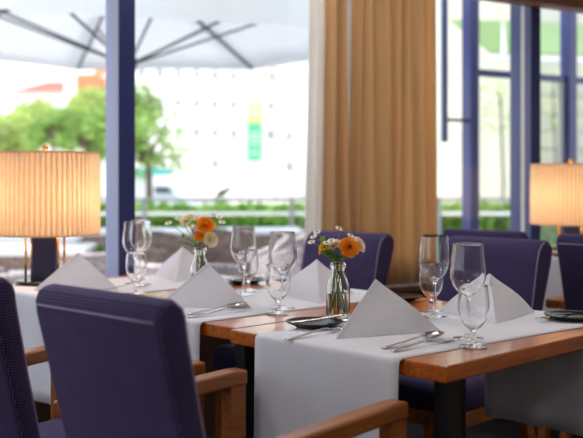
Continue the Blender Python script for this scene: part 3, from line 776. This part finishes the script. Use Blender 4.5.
# ------------------------------------------------------------------ curtains
def curtain(name, label, pxa, pxb, d, folds, amp, m_, z0=SILL+.02, z1=2.66, flare=.03, seed=1):
    rnd = random.Random(seed); ka, kb = kpx(pxa, d), kpx(pxb, d); n = folds*8; R_ = 14; vs = []; fs = []
    ph = [rnd.uniform(-.5, .5) for _ in range(folds+1)]; am = [rnd.uniform(.6, 1.25) for _ in range(folds+1)]
    for r in range(R_+1):
        u = r/R_; z = z1+(z0-z1)*u
        for i in range(n+1):
            q = i/n; fi = q*folds; a = am[int(min(folds, fi))]
            k = ka+(kb-ka)*q+(q-.5)*flare*u*2+.008*math.sin(u*3+fi*2)
            dd = d+amp*a*math.sin(2*PI*fi+ph[int(min(folds, fi))]*.8+.5*math.sin(u*2.2+fi))*(.75+.25*u)
            vs.append(WL(k, min(dd, -.046), z))
    for r in range(R_):
        for i in range(n): fs.append((r*(n+1)+i, r*(n+1)+i+1, (r+1)*(n+1)+i+1, (r+1)*(n+1)+i))
    o = MB().add(vs, fs).build(name, m_, None, smooth=True, solid=.001)
    return tag(o, label, 'curtain', 'window curtains')
curtain('curtain', 'wide tan curtain gathered in the middle of the window', 353, 432, -.13, 7, .034, 'curtain_tan', seed=3)
curtain('curtain', 'narrow tan curtain strip left of the wide curtain', 327, 346, -.13, 2, .03, 'curtain_tan', flare=.02, seed=5)
curtain('sheer_curtain', 'thin whitish sheer curtain peeking out left of the tan one', 311, 360, -.078, 5, .02, 'curtain_sheer', flare=.035, seed=9)
o = MB().tube([WL(kpx(300), -.12, 2.69), WL(kpx(440), -.12, 2.69)], .014, 10).build('curtain_rod', 'brass', None, smooth=True); tag(o, 'brass rod carrying the tan curtains above the window', 'curtain rod')

# ------------------------------------------------------------------ outside: ground, railing, hedge
tg = [WL(-14, .15), WL(14, .15), WL(14, 9), WL(-14, 9)]
struct(MB().add([(p.x, p.y, -.12) for p in tg]+[(p.x, p.y, -.02) for p in tg], [(0, 1, 2, 3), (4, 5, 6, 7), (0, 1, 5, 4), (1, 2, 6, 5), (2, 3, 7, 6), (3, 0, 4, 7)]).build('ground_terrace', 'terrace_stone'), 'grey stone terrace outside the windows')
struct(MB().add([(-120, 3, -.14), (160, 3, -.14), (160, 160, -.14), (-120, 160, -.14)], [(0, 1, 2, 3)]).build('ground_street', 'asphalt'), 'pale street and square beyond the terrace')

def leaves(mb, n, c, r, size, shell_=0.0, rnd=random):
    for _ in range(n):
        while True:
            p = Vector((rnd.uniform(-1, 1), rnd.uniform(-1, 1), rnd.uniform(-1, 1)))
            if shell_ <= p.length <= 1: break
        q = Vector((c[0]+p.x*r[0], c[1]+p.y*r[1], c[2]+p.z*r[2]))
        a = Vector((rnd.uniform(-1, 1), rnd.uniform(-1, 1), rnd.uniform(-1, 1))).normalized(); b_ = a.orthogonal().normalized(); s_ = size*rnd.uniform(.6, 1.3)
        mb.add([q-a*s_, q+b_*s_*.5, q+a*s_, q-b_*s_*.5], [(0, 1, 2, 3)])
rh = random.Random(4)
for i in range(5):
    x0 = -6.2+i*2.6; yy = 12.9
    t = thing('hedge_shrub', ('trimmed green hedge section beyond the railing, ' + ('behind the left lamp', 'left of the blue mullion', 'right of the blue mullion', 'left of the curtain', 'behind the curtain')[i]), 'hedge', (x0+1.3, yy, -.14), 0, 'hedge beyond the railing')
    mb = MB()
    for _ in range(6500):
        q = Vector((rh.uniform(-1.295, 1.295), rh.uniform(-.35, .35), rh.uniform(.1, .90+.05*math.sin(i*3+_))))
        a = Vector((rh.uniform(-1, 1), rh.uniform(-1, 1), rh.uniform(-1, 1))).normalized(); b_ = a.orthogonal().normalized(); s_ = .075*rh.uniform(.6, 1.3)
        mb.add([q-a*s_, q+b_*s_*.55, q+a*s_, q-b_*s_*.55], [(0, 1, 2, 3)])
    o = mb.build('foliage', 'foliage_hedge', t); o['kind'] = 'stuff'
    MB().tube([(0, 0, 0), (0, 0, .5)], .03, 6).build('stem', 'bark', t)
rt = thing('railing', 'grey metal terrace railing in front of the hedge', 'railing', (0, 11.6, -.14))
rail = MB().box((0, 0, 1.035), (16, .05, .04)).build('rail', 'grey_rail', rt)
MB().box((0, 0, .862), (16, .03, .04)).build('rail', 'white_paint', rt)
for i in range(9): MB().box((-7.2+i*1.8, 0, .52), (.05, .05, 1.04)).build('post', 'grey_rail', rt)
# pigeon on the rail
bp = at(224, 199.5, 11.6)
t = thing('pigeon', 'small dark pigeon perched on the terrace railing', 'bird', (bp.x, 11.6, .917), math.radians(20)); t.scale = (.72, .72, .72)
MB().sphere((0, 0, .085), (.10, .045, .05), 14, 10).build('body', 'pigeon', t, smooth=True).rotation_euler = (0, -.5, 0)
MB().sphere((.085, 0, .165), .026, 12, 8).build('head', 'pigeon', t, smooth=True)
MB().tube([(.04, 0, .105), (.07, 0, .135), (.085, 0, .16)], [.036, .027, .02], 8).build('neck', 'pigeon', t, smooth=True)
MB().add([(-.05, -.02, .05), (-.05, .02, .05), (-.17, .025, -.005), (-.17, -.025, -.005), (-.05, -.02, .065), (-.05, .02, .065), (-.17, .025, .004), (-.17, -.025, .004)], [(0, 1, 2, 3), (4, 5, 6, 7), (0, 1, 5, 4), (1, 2, 6, 5), (2, 3, 7, 6), (3, 0, 4, 7)]).build('tail', 'pigeon', t)
MB().tube([(.108, 0, .163), (.128, 0, .155)], [.006, .001], 6).build('beak', 'tyre', t)
for s in (-1, 1): MB().tube([(.0, s*.015, 0), (.0, s*.015, .05)], .004, 6).build('leg', 'terracotta', t)

# ------------------------------------------------------------------ terrace parasol
UR = 2.6; uc = Vector(((129-CX)*8.3/F, 8.3, 0))
t = thing('parasol', 'large white terrace parasol with dark ribs outside the left windows', 'parasol', (uc.x, uc.y, -.02), math.radians(22.5))
EZ, AZ = 2.46, 3.12
MB().tube([(0, 0, .05), (0, 0, AZ+.05)], .032, 12).build('pole', 'grey_rail', t, smooth=True)
MB().lathe([(0, 0), (.38, 0), (.38, .06), (.10, .09), (.06, .2), (0, .2)], 24).build('base', 'dark_rib', t)
for i in range(8):
    a0, a1 = i*PI/4, (i+1)*PI/4
    A = Vector((UR*math.cos(a0), UR*math.sin(a0), EZ)); B = Vector((UR*math.cos(a1), UR*math.sin(a1), EZ)); P = Vector((0, 0, AZ))
    G = 6; vs = []; fs = []
    for u in range(G+1):
        for v in range(G+1):
            p = P.lerp(A.lerp(B, v/G), u/G); p.z -= .10*math.sin(PI*u/G)*math.sin(PI*v/G)*.5+.0
            p -= Vector((p.x, p.y, 0))*(.05*math.sin(PI*v/G)*(u/G)); vs.append(p)
    for u in range(G):
        for v in range(G): fs.append((u*(G+1)+v, u*(G+1)+v+1, (u+1)*(G+1)+v+1, (u+1)*(G+1)+v))
    cp = MB().add(vs, fs).build('canopy_panel', 'canopy', t, smooth=True, solid=.002)
    vs = []; fs = []
    for v in range(G+1):
        p = A.lerp(B, v/G); p -= Vector((p.x, p.y, 0))*(.05*math.sin(PI*v/G)); vs += [p, p*1.0-Vector((0, 0, .07))]
    for v in range(G): fs.append((2*v, 2*v+2, 2*v+3, 2*v+1))
    MB().add(vs, fs).build('valance', 'canopy', cp, solid=.002)
    rb = MB().bar(Vector((0, 0, AZ-.05)), A*.985+Vector((0, 0, -.02))-A*0, .018, .028).build('rib', 'dark_rib', t)
    mid = P.lerp(A, .56)-Vector((0, 0, .06))
    MB().bar(Vector((.05*math.cos(a0), .05*math.sin(a0), 2.17)), mid, .014, .020).build('strut', 'dark_rib', t)
MB().lathe([(.034, 2.11), (.07, 2.12), (.07, 2.21), (.034, 2.22)], 16).build('hub', 'dark_rib', t)
MB().lathe([(.0, AZ+.09), (.05, AZ+.05), (.09, AZ-.02), (.0, AZ-.06)], 16).build('cap', 'dark_rib', t)

# awning of the restaurant itself, its valance hanging into view above the parasol
def hpt(px, py, h): d = F*(h-CAMZ)/(HY-py); return Vector(((px-CX)*d/F, d, h))
E0, E1 = hpt(-70, 5, 2.10), hpt(332, 27, 2.10)
t = thing('window_awning', 'pale fabric awning edge hanging above the left windows', 'awning', (0, 0, 0))
E2, E3 = [e-WN*((e-WO).dot(WN)-.16)+Vector((0, 0, .60)) for e in (E1, E0)]
up_ = Vector((0, 0, .24))
MB().add([E0+up_, E1+up_, E2, E3], [(0, 1, 2, 3)]).build('canvas', 'awning_canvas', t)
vs = []; fs = []
for i in range(25):
    p_ = E0.lerp(E1, i/24); vs += [p_+up_, p_-Vector((0, 0, .012*abs(math.sin(i*PI/4))))]
for i in range(24): fs.append((2*i, 2*i+2, 2*i+3, 2*i+1))
MB().add(vs, fs).build('valance', 'awning_canvas', t)
MB().bar(E0+up_, E1+up_, .04, .04).build('front_bar', 'white_paint', t)
# ------------------------------------------------------------------ terrace furniture
def tub_chair(label, x, y, rz, m_='wicker', h=.80, r=.31):
    t = thing('wicker_chair', label, 'chair', (x, y, -.02), rz, 'wicker tub chairs on the terrace')
    n = 28; vs = []; fs = []; R_ = 8
    for j in range(R_+1):
        u = j/R_
        for i in range(n+1):
            a = -PI*.80+2*PI*.80*i/n+PI      # open towards +x
            f = (abs(i/n-.5)*2)
            top = h-(h-.60)*max(0, f-.35)/.65
            z = .14+(top-.14)*u; rr = r*(.86+.18*u)
            vs.append((rr*math.cos(a), rr*math.sin(a), z))
    for j in range(R_):
        for i in range(n): fs.append((j*(n+1)+i, j*(n+1)+i+1, (j+1)*(n+1)+i+1, (j+1)*(n+1)+i))
    MB().add(vs, fs).build('shell', m_, t, smooth=True, solid=.03)
    rim = [Vector(vs[R_*(n+1)+i]) for i in range(n+1)]
    MB().tube(rim, .024, 8).build('rim', m_, t, smooth=True)
    MB().lathe([(0, .36), (.25, .36), (.265, .375), (.265, .42), (.25, .435), (0, .44)], 24).build('cushion', 'terrace_stone', t, smooth=False)
    for a in (.7, 2.4, 3.9, 5.6): MB().bar((.2*math.cos(a), .2*math.sin(a), .16), (.25*math.cos(a), .25*math.sin(a), 0), .03, .03).build('leg', 'grey_rail', t)
    return t
def wc(px, py, d): p = at(px, py, d); return p.x, d
x, y = wc(185, 250, 5.55); tub_chair('grey wicker tub chair behind the rear flower vase', x, y, 1.3, h=.66)
x, y = wc(300, 240, 6.6); tub_chair('grey wicker tub chair behind the middle wine glasses', x, y, 2.6, h=.77)
x, y = wc(232, 240, 7.9); tub_chair('brown wicker tub chair farther out by the railing', x, y, .5, 'wicker_dark', h=.74)
x, y = wc(158, 240, 7.3); tub_chair('brown wicker tub chair right of the blue mullion', x, y, -.6, 'wicker_dark', h=.72)
x, y = wc(2, 250, 5.4); tub_chair('grey wicker tub chair seen under the left lamp shade', x, y, 1.2, h=.62)
x, y = wc(86, 245, 6.1); tub_chair('grey wicker tub chair seen beside the left lamp shade', x, y, 1.9, h=.68)
def terrace_table(label, x, y, L_, W_, h, top):
    t = thing('terrace_table', label, 'table', (x, y, -.02), .1, 'terrace tables')
    MB().box((0, 0, h-.02), (L_, W_, .04)).build('tabletop', top, t, bevel=.006)
    for sx in (-1, 1):
        for sy in (-1, 1): MB().box((sx*(L_/2-.05), sy*(W_/2-.05), (h-.04)/2), (.05, .05, h-.04)).build('leg', 'wicker_dark', t)
    MB().box((0, 0, h-.09), (L_-.1, W_-.1, .10)).build('apron', 'wicker_dark', t)
x, y = wc(0, 250, 6.9); terrace_table('white topped terrace table seen under the left lamp shade', x, y, 1.3, .8, .66, 'white_paint')
x, y = wc(188, 230, 9.6); terrace_table('long pale topped terrace table behind the rear flowers', x, y, 2.3, .8, .65, 'white_paint')
x, y = wc(35, 245, 8.0); terrace_table('small pale topped terrace table behind the left lamp rods', x, y, .7, .7, .66, 'white_paint')
x, y = wc(312, 220, 10.6)
t = thing('flower_pot', 'terracotta pot on the terrace beside the curtain', 'pot', (x, y, -.02)); MB().lathe([(0, 0), (.12, 0), (.17, .36), (.19, .36), (.19, .42), (.15, .42), (.14, .36), (0, .34)], 20).build('pot', 'terracotta', t)
mb = MB(); leaves(mb, 160, (0, 0, .55), (.2, .2, .2), .05); o = mb.build('foliage', 'foliage_dark', t); o['kind'] = 'stuff'

# ------------------------------------------------------------------ trees
def tree(label, px, py, d, rx, rz_, n, size, m_, seed, nb=9):
    rnd = random.Random(seed); c = at(px, py, d)
    t = thing('tree', label, 'tree', (c.x, d, -.14), 0, 'trees beyond the terrace')
    cz = c.z+.14; mb = MB()
    tk = MB().tube([(0, 0, 0), (rx*.05, 0, cz*.5), (0, 0, cz+rz_*.3)], [rx*.07+.03, rx*.05+.02, .02], 8).build('trunk', 'bark', t, smooth=True)
    mbb = MB()
    for i in range(nb):
        a = rnd.uniform(0, 2*PI); el = rnd.uniform(-.7, .9); q = Vector((math.cos(a)*rx*.62*math.cos(el), math.sin(a)*rx*.62*math.cos(el), cz+rz_*.62*math.sin(el)))
        leaves(mb, n//nb, q, (rx*.42, rx*.42, rz_*.40), size, .35, rnd)
        MB().tube([(0, 0, cz-rz_*.4), q], [.04, .012], 6).build('branch', 'bark', t)
    o = mb.build('foliage', m_, t); o['kind'] = 'stuff'
tree('dark green tree beyond the terrace above the left lamp', 52, 132, 19, .62, .55, 800, .075, 'foliage', 1)
tree('light green broad tree behind the left lamp shade', 70, 128, 30, 2.0, 1.5, 2600, .13, 'foliage_light', 2)
tree('light green tree at the far left picture edge', 8, 150, 24, 1.1, 1.1, 1500, .11, 'foliage_light', 3)
tree('small green tree right above the left lamp finial', 88, 135, 21, .75, .75, 1300, .08, 'foliage', 4)
tree('green tree with loose crown right of the blue mullion', 147, 142, 15, .80, .80, 430, .075, 'foliage', 5, 14)
tree('green tree crown half hidden by the blue mullion', 122, 112, 17, .75, .8, 800, .075, 'foliage', 6, 10)
tree('pale green tree seen between curtain and blue door post', 447, 150, 22, 1.5, 1.5, 1500, .12, 'foliage_light', 8)

# ------------------------------------------------------------------ buildings
def windows(parent, rects, yfront, dep, m_='window_dark', rev=None):
    for (x, z, wv, h) in rects:
        o = MB().box((x, yfront+dep/2-.02, z), (wv, dep, h)).build('window', m_, parent)
        MB().box((x, yfront-.06, z-h/2-.06), (wv*1.15, .16, .08)).build('sill', 'facade_white', o)
D = 62.0
c = at(232, 190, D)
t = thing('white_building', 'long white building across the square with a green banner', 'building', (c.x, D, -.14), math.radians(-4))
MB().box((3.2, 6, 6.5), (19.6, 12, 13)).build('wall', 'facade_white', t)
MB().box((3.2, 6, 13.2), (20, 12.6, .4)).build('roof', 'facade_white', t)
rects = []
for r, zz in enumerate((2.6, 4.6, 6.5, 8.4)):
    for k in range(13):
        if (k in (6,)) or (r == 0 and k % 2): continue
        rects.append((-6.0+k*1.22, zz-.05*k, .34, .55))
windows(t, rects, -.02, .3)
bn = at(255, 133, D-.6)
bt = thing('banner', 'green and yellow vertical banner on the white building', 'banner', (bn.x, D-1.2, bn.z), math.radians(-4))
MB().box((0, 0, -.60), (.92, .05, 2.5)).build('cloth', 'banner_green', bt)
MB().box((0, 0, 1.25), (.92, .05, 1.2)).build('cloth', 'banner_yellow', bt)
for zz, ww in ((1.6, .5), (1.35, .6), (1.1, .4), (-.1, .5), (-.4, .6), (-.7, .4), (-1.3, .5)): MB().box((0, -.035, zz), (ww, .02, .12)).build('print', 'banner_white', bt)
MB().box((0, .3, 1.9), (1.0, .7, .05)).build('bracket', 'grey_rail', bt)
# sloped wing at right
c = at(312, 190, 50)
t = thing('sloped_building', 'pale sloping wing of a building left of the curtain', 'building', (c.x, 50, -.14))
MB().prism([(-.4, 0), (6, 0), (6, 7.6), (-2.2, 7.6), (-1.6, 5.6), (-.8, 3.8)], 0, 6).build('wall', 'facade_white', t)
MB().prism([(-2.35, 7.7), (-2.15, 7.7), (-1.5, 5.6), (-.7, 3.8), (-.3, 0), (-.5, 0), (-.85, 3.7), (-1.7, 5.5)], -.15, .1).build('edge_trim', 'terrace_stone', t)
# house with red roof
c = at(50, 92, 75)
t = thing('house', 'white house with a red hipped roof at far left', 'building', (c.x, 75, -.14))
hz = c.z+.14
MB().box((0, 3, hz/2), (5.4, 6, hz)).build('wall', 'facade_white', t)
MB().add([(-3.1, -.4, hz), (3.1, -.4, hz), (3.1, 6.4, hz), (-3.1, 6.4, hz), (-.9, 3, hz+1.15), (.9, 3, hz+1.15)], [(0, 1, 5, 4), (1, 2, 5), (2, 3, 4, 5), (3, 0, 4), (0, 1, 2, 3)]).build('roof', 'roof_red', t)
windows(t, [(x, hz-1.6, .5, .8) for x in (-1.8, -.6, .6, 1.8)], -.02, .3)
# apartment block with balconies
c = at(88, 130, 52)
t = thing('apartment_block', 'white apartment block with orange balconies beside the blue mullion', 'building', (c.x, 52, -.14))
MB().box((.2, 3, 4.1), (3.0, 6, 8.2)).build('wall', 'facade_white', t)
for k, zz in enumerate((3.9, 5.3, 6.7)):
    MB().box((.6, -.5, zz), (1.9, 1.0, .55)).build('balcony', 'facade_white', t)
    o = MB().box((.9, -.03, zz+.62), (1.0, .1, .7)).build('window', 'brick_orange', t)
MB().box((.2, 3, 8.25), (3.2, 6.3, .3)).build('roof', 'roof_red', t)
# orange gabled house right of the mullion top
c = at(140, 80, 64)
t = thing('orange_house', 'orange house corner right of the blue mullion under the parasol', 'building', (c.x, 48, -.14)); 
MB().box((-.2, 1, 3.3), (.9, 2, 6.6)).build('wall', 'facade_cream', t); MB().box((-.1, 1, 6.2), (1.1, 2.2, .9)).build('roof', 'brick_orange', t)
# street lamps
for px, lb in ((241, 'thin street lamp left of the green banner'), (275, 'thin street lamp right of the green banner')):
    c = at(px, 157, 45); t = thing('street_lamp', lb, 'street lamp', (c.x, 45, -.14), 0, 'street lamps on the square')
    MB().tube([(0, 0, 0), (0, 0, c.z+.14)], .035, 8).build('pole', 'terrace_stone', t); MB().sphere((0, 0, c.z+.2), .17, 10, 8).build('globe', 'terrace_stone', t, smooth=True)
# kiosk and parked van right of the mullion
c = at(146, 190, 30); t = thing('kiosk', 'teal and red kiosk right of the blue mullion', 'kiosk', (c.x-.2, 30, -.14))
MB().box((-.2, .6, .75), (1.0, 1.2, 1.5)).build('body', 'white_paint', t); MB().box((.05, .3, 1.55), (1.7, 1.8, .22)).build('awning', 'teal_paint', t); MB().box((-.35, -.02, .55), (.35, .06, .9)).build('panel', 'red_paint', t)
c = at(163, 193, 34); t = thing('parked_car', 'pale parked car beyond the hedge right of the kiosk', 'car', (c.x, 34, -.14))
MB().prism([(-1.0, .25), (1.0, .25), (1.05, .6), (.6, .75), (.3, 1.15), (-.6, 1.15), (-.95, .75), (-1.05, .55)], -.45, .45).build('body', 'car_paint', t, bevel=.05)
MB().prism([(-.52, .8), (.45, .8), (.24, 1.08), (-.5, 1.08)], -.46, .46).build('window', 'car_glass', t)
for x in (-.6, .6): MB().tube([(x, -.48, .25), (x, .48, .25)], .24, 14).build('wheel', 'tyre', t)

# ------------------------------------------------------------------ right side: glazed porch, awning, stone building
PD = 1.5
def kp2(px): return kpx(px, PD)
t = thing('glass_porch', 'blue framed glass porch outside the right window', 'porch', (0, 0, 0))
kq = [kp2(471.5), kp2(569.5)]
pw = .085
kq = [kq[0]-1.0, kq[0], kq[1], kq[1]+1.2]
for k in kq[1:]:
    wbox(MB(), k-pw/2, k+pw/2, PD-.04, PD+.06, -.02, 3.0).build('post', 'navy_frame', t, bevel=.004)
zt = at(500, 66.5, 6.6).z
for a, b2 in ((1, 2), (2, 3)):
    for zz in (zt, .06, .55): wbox(MB(), kq[a]+pw/2, kq[b2]-pw/2, PD-.01, PD+.03, zz-.025, zz+.025).build('transom', 'navy_frame', t)
    kk = kq[b2]-pw/2-.035
    wbox(MB(), kk-.02, kk+.02, PD-.005, PD+.025, .085, zt-.025).build('stile', 'teal_paint' if False else 'grey_rail', t)
    q0, q1 = WL(kq[a]+pw/2, PD+.01, .085), WL(kq[b2]-pw/2, PD+.01, 3.0)
    MB().add([(q0.x, q0.y, .085), (q1.x, q1.y, .085), (q1.x, q1.y, 3.0), (q0.x, q0.y, 3.0)], [(0, 1, 2, 3)]).build('pane', 'pane', t)
zb = at(444, 136, 5.9).z; zm = at(455, 110.5, 5.9).z
kr = kp2(443.5)
h = wbox(MB(), kr-.018, kr+.018, PD-.03, PD+.01, zb, 2.9).build('pull_bar', 'navy_frame', t, bevel=.004)
wbox(MB(), kr, kq[1]-pw/2, PD-.02, PD+.0, zm-.012, zm+.012).build('bracket', 'navy_frame', h)
wbox(MB(), kr, kq[1]-pw/2, PD-.02, PD+.0, 2.6-.012, 2.6+.012).build('bracket', 'navy_frame', h)
# green awning
c0_ = at(478, 10, 11); 
t = thing('awning', 'light green sloped awning above the stone building at right', 'awning', (c0_.x, 11, 0), math.radians(10))
az0, az1 = at(500, 52, 11).z, at(500, 8, 11).z+.1
MB().add([(.15, 0, az0), (4.2, 0, az0), (4.2, 1.4, az1), (.15, 1.4, az1)], [(0, 1, 2, 3)]).build('canvas', 'awning_green', t, solid=.02)
for x in (.3, 1.6, 3.0): MB().bar((x, -.03, az0-.02), (x+.55, 1.36, az1-.03), .05, .04).build('arm', 'white_paint', t)
MB().box((2.2, 0, az0-.06), (4.1, .06, .05)).build('front_bar', 'white_paint', t)
c = at(574, 120, 15)
t = thing('stone_building', 'pale stone building behind the glass porch at right', 'building', (c.x+1.25, 15, -.14), math.radians(12))
MB().box((.3, 2.5, 3.0), (5.2, 5, 6.0)).build('wall', 'facade_stone', t)
rs = random.Random(12)
for r in range(7):
    for k in range(9):
        MB().box((-2.0+k*.52+(.26 if r % 2 else 0)+rs.uniform(-.02, .02), -.02-rs.uniform(0, .02), 1.62+r*.27), (.49, .06, .245)).build('stone', 'facade_stone' if rs.random() < .6 else 'facade_cream', t)
for zz in (1.2, .75): MB().box((.3, -.03, zz), (5.2, .08, .06)).build('ledge', 'white_paint', t)
for (px, py, d, s1, lb) in ((500, 105, 14.2, .45, 'climbing plant on the stone building left of the right mullion'), (553, 100, 13.9, .5, 'climbing plant on the stone building behind the right lamp')):
    c = at(px, py, d); u = thing('climbing_plant', lb, 'plant', (c.x, d, -.14), 0, 'climbers on the stone building')
    mb = MB(); leaves(mb, 170, (0, 0, c.z+.14), (s1, .18, .55), .045); o = mb.build('foliage', 'foliage_light', u); o['kind'] = 'stuff'
    MB().tube([(0, 0, 0), (.05, 0, 1.2), (0, 0, c.z+.3)], .018, 6).build('stem', 'bark', u)
for (px, d, lb) in ((447, 14.2, 'low green shrub between curtain and blue door post'), (497, 13.6, 'low green shrub behind the glass porch')):
    c = at(px, 225, d); u = thing('shrub', lb, 'shrub', (c.x, d, -.14), 0, 'low shrubs at right'); mb = MB(); leaves(mb, 700, (0, 0, .5), (.5, .3, .42), .05); o = mb.build('foliage', 'foliage', u); o['kind'] = 'stuff'
    MB().tube([(0, 0, 0), (0, 0, .5)], .02, 6).build('stem', 'bark', u)
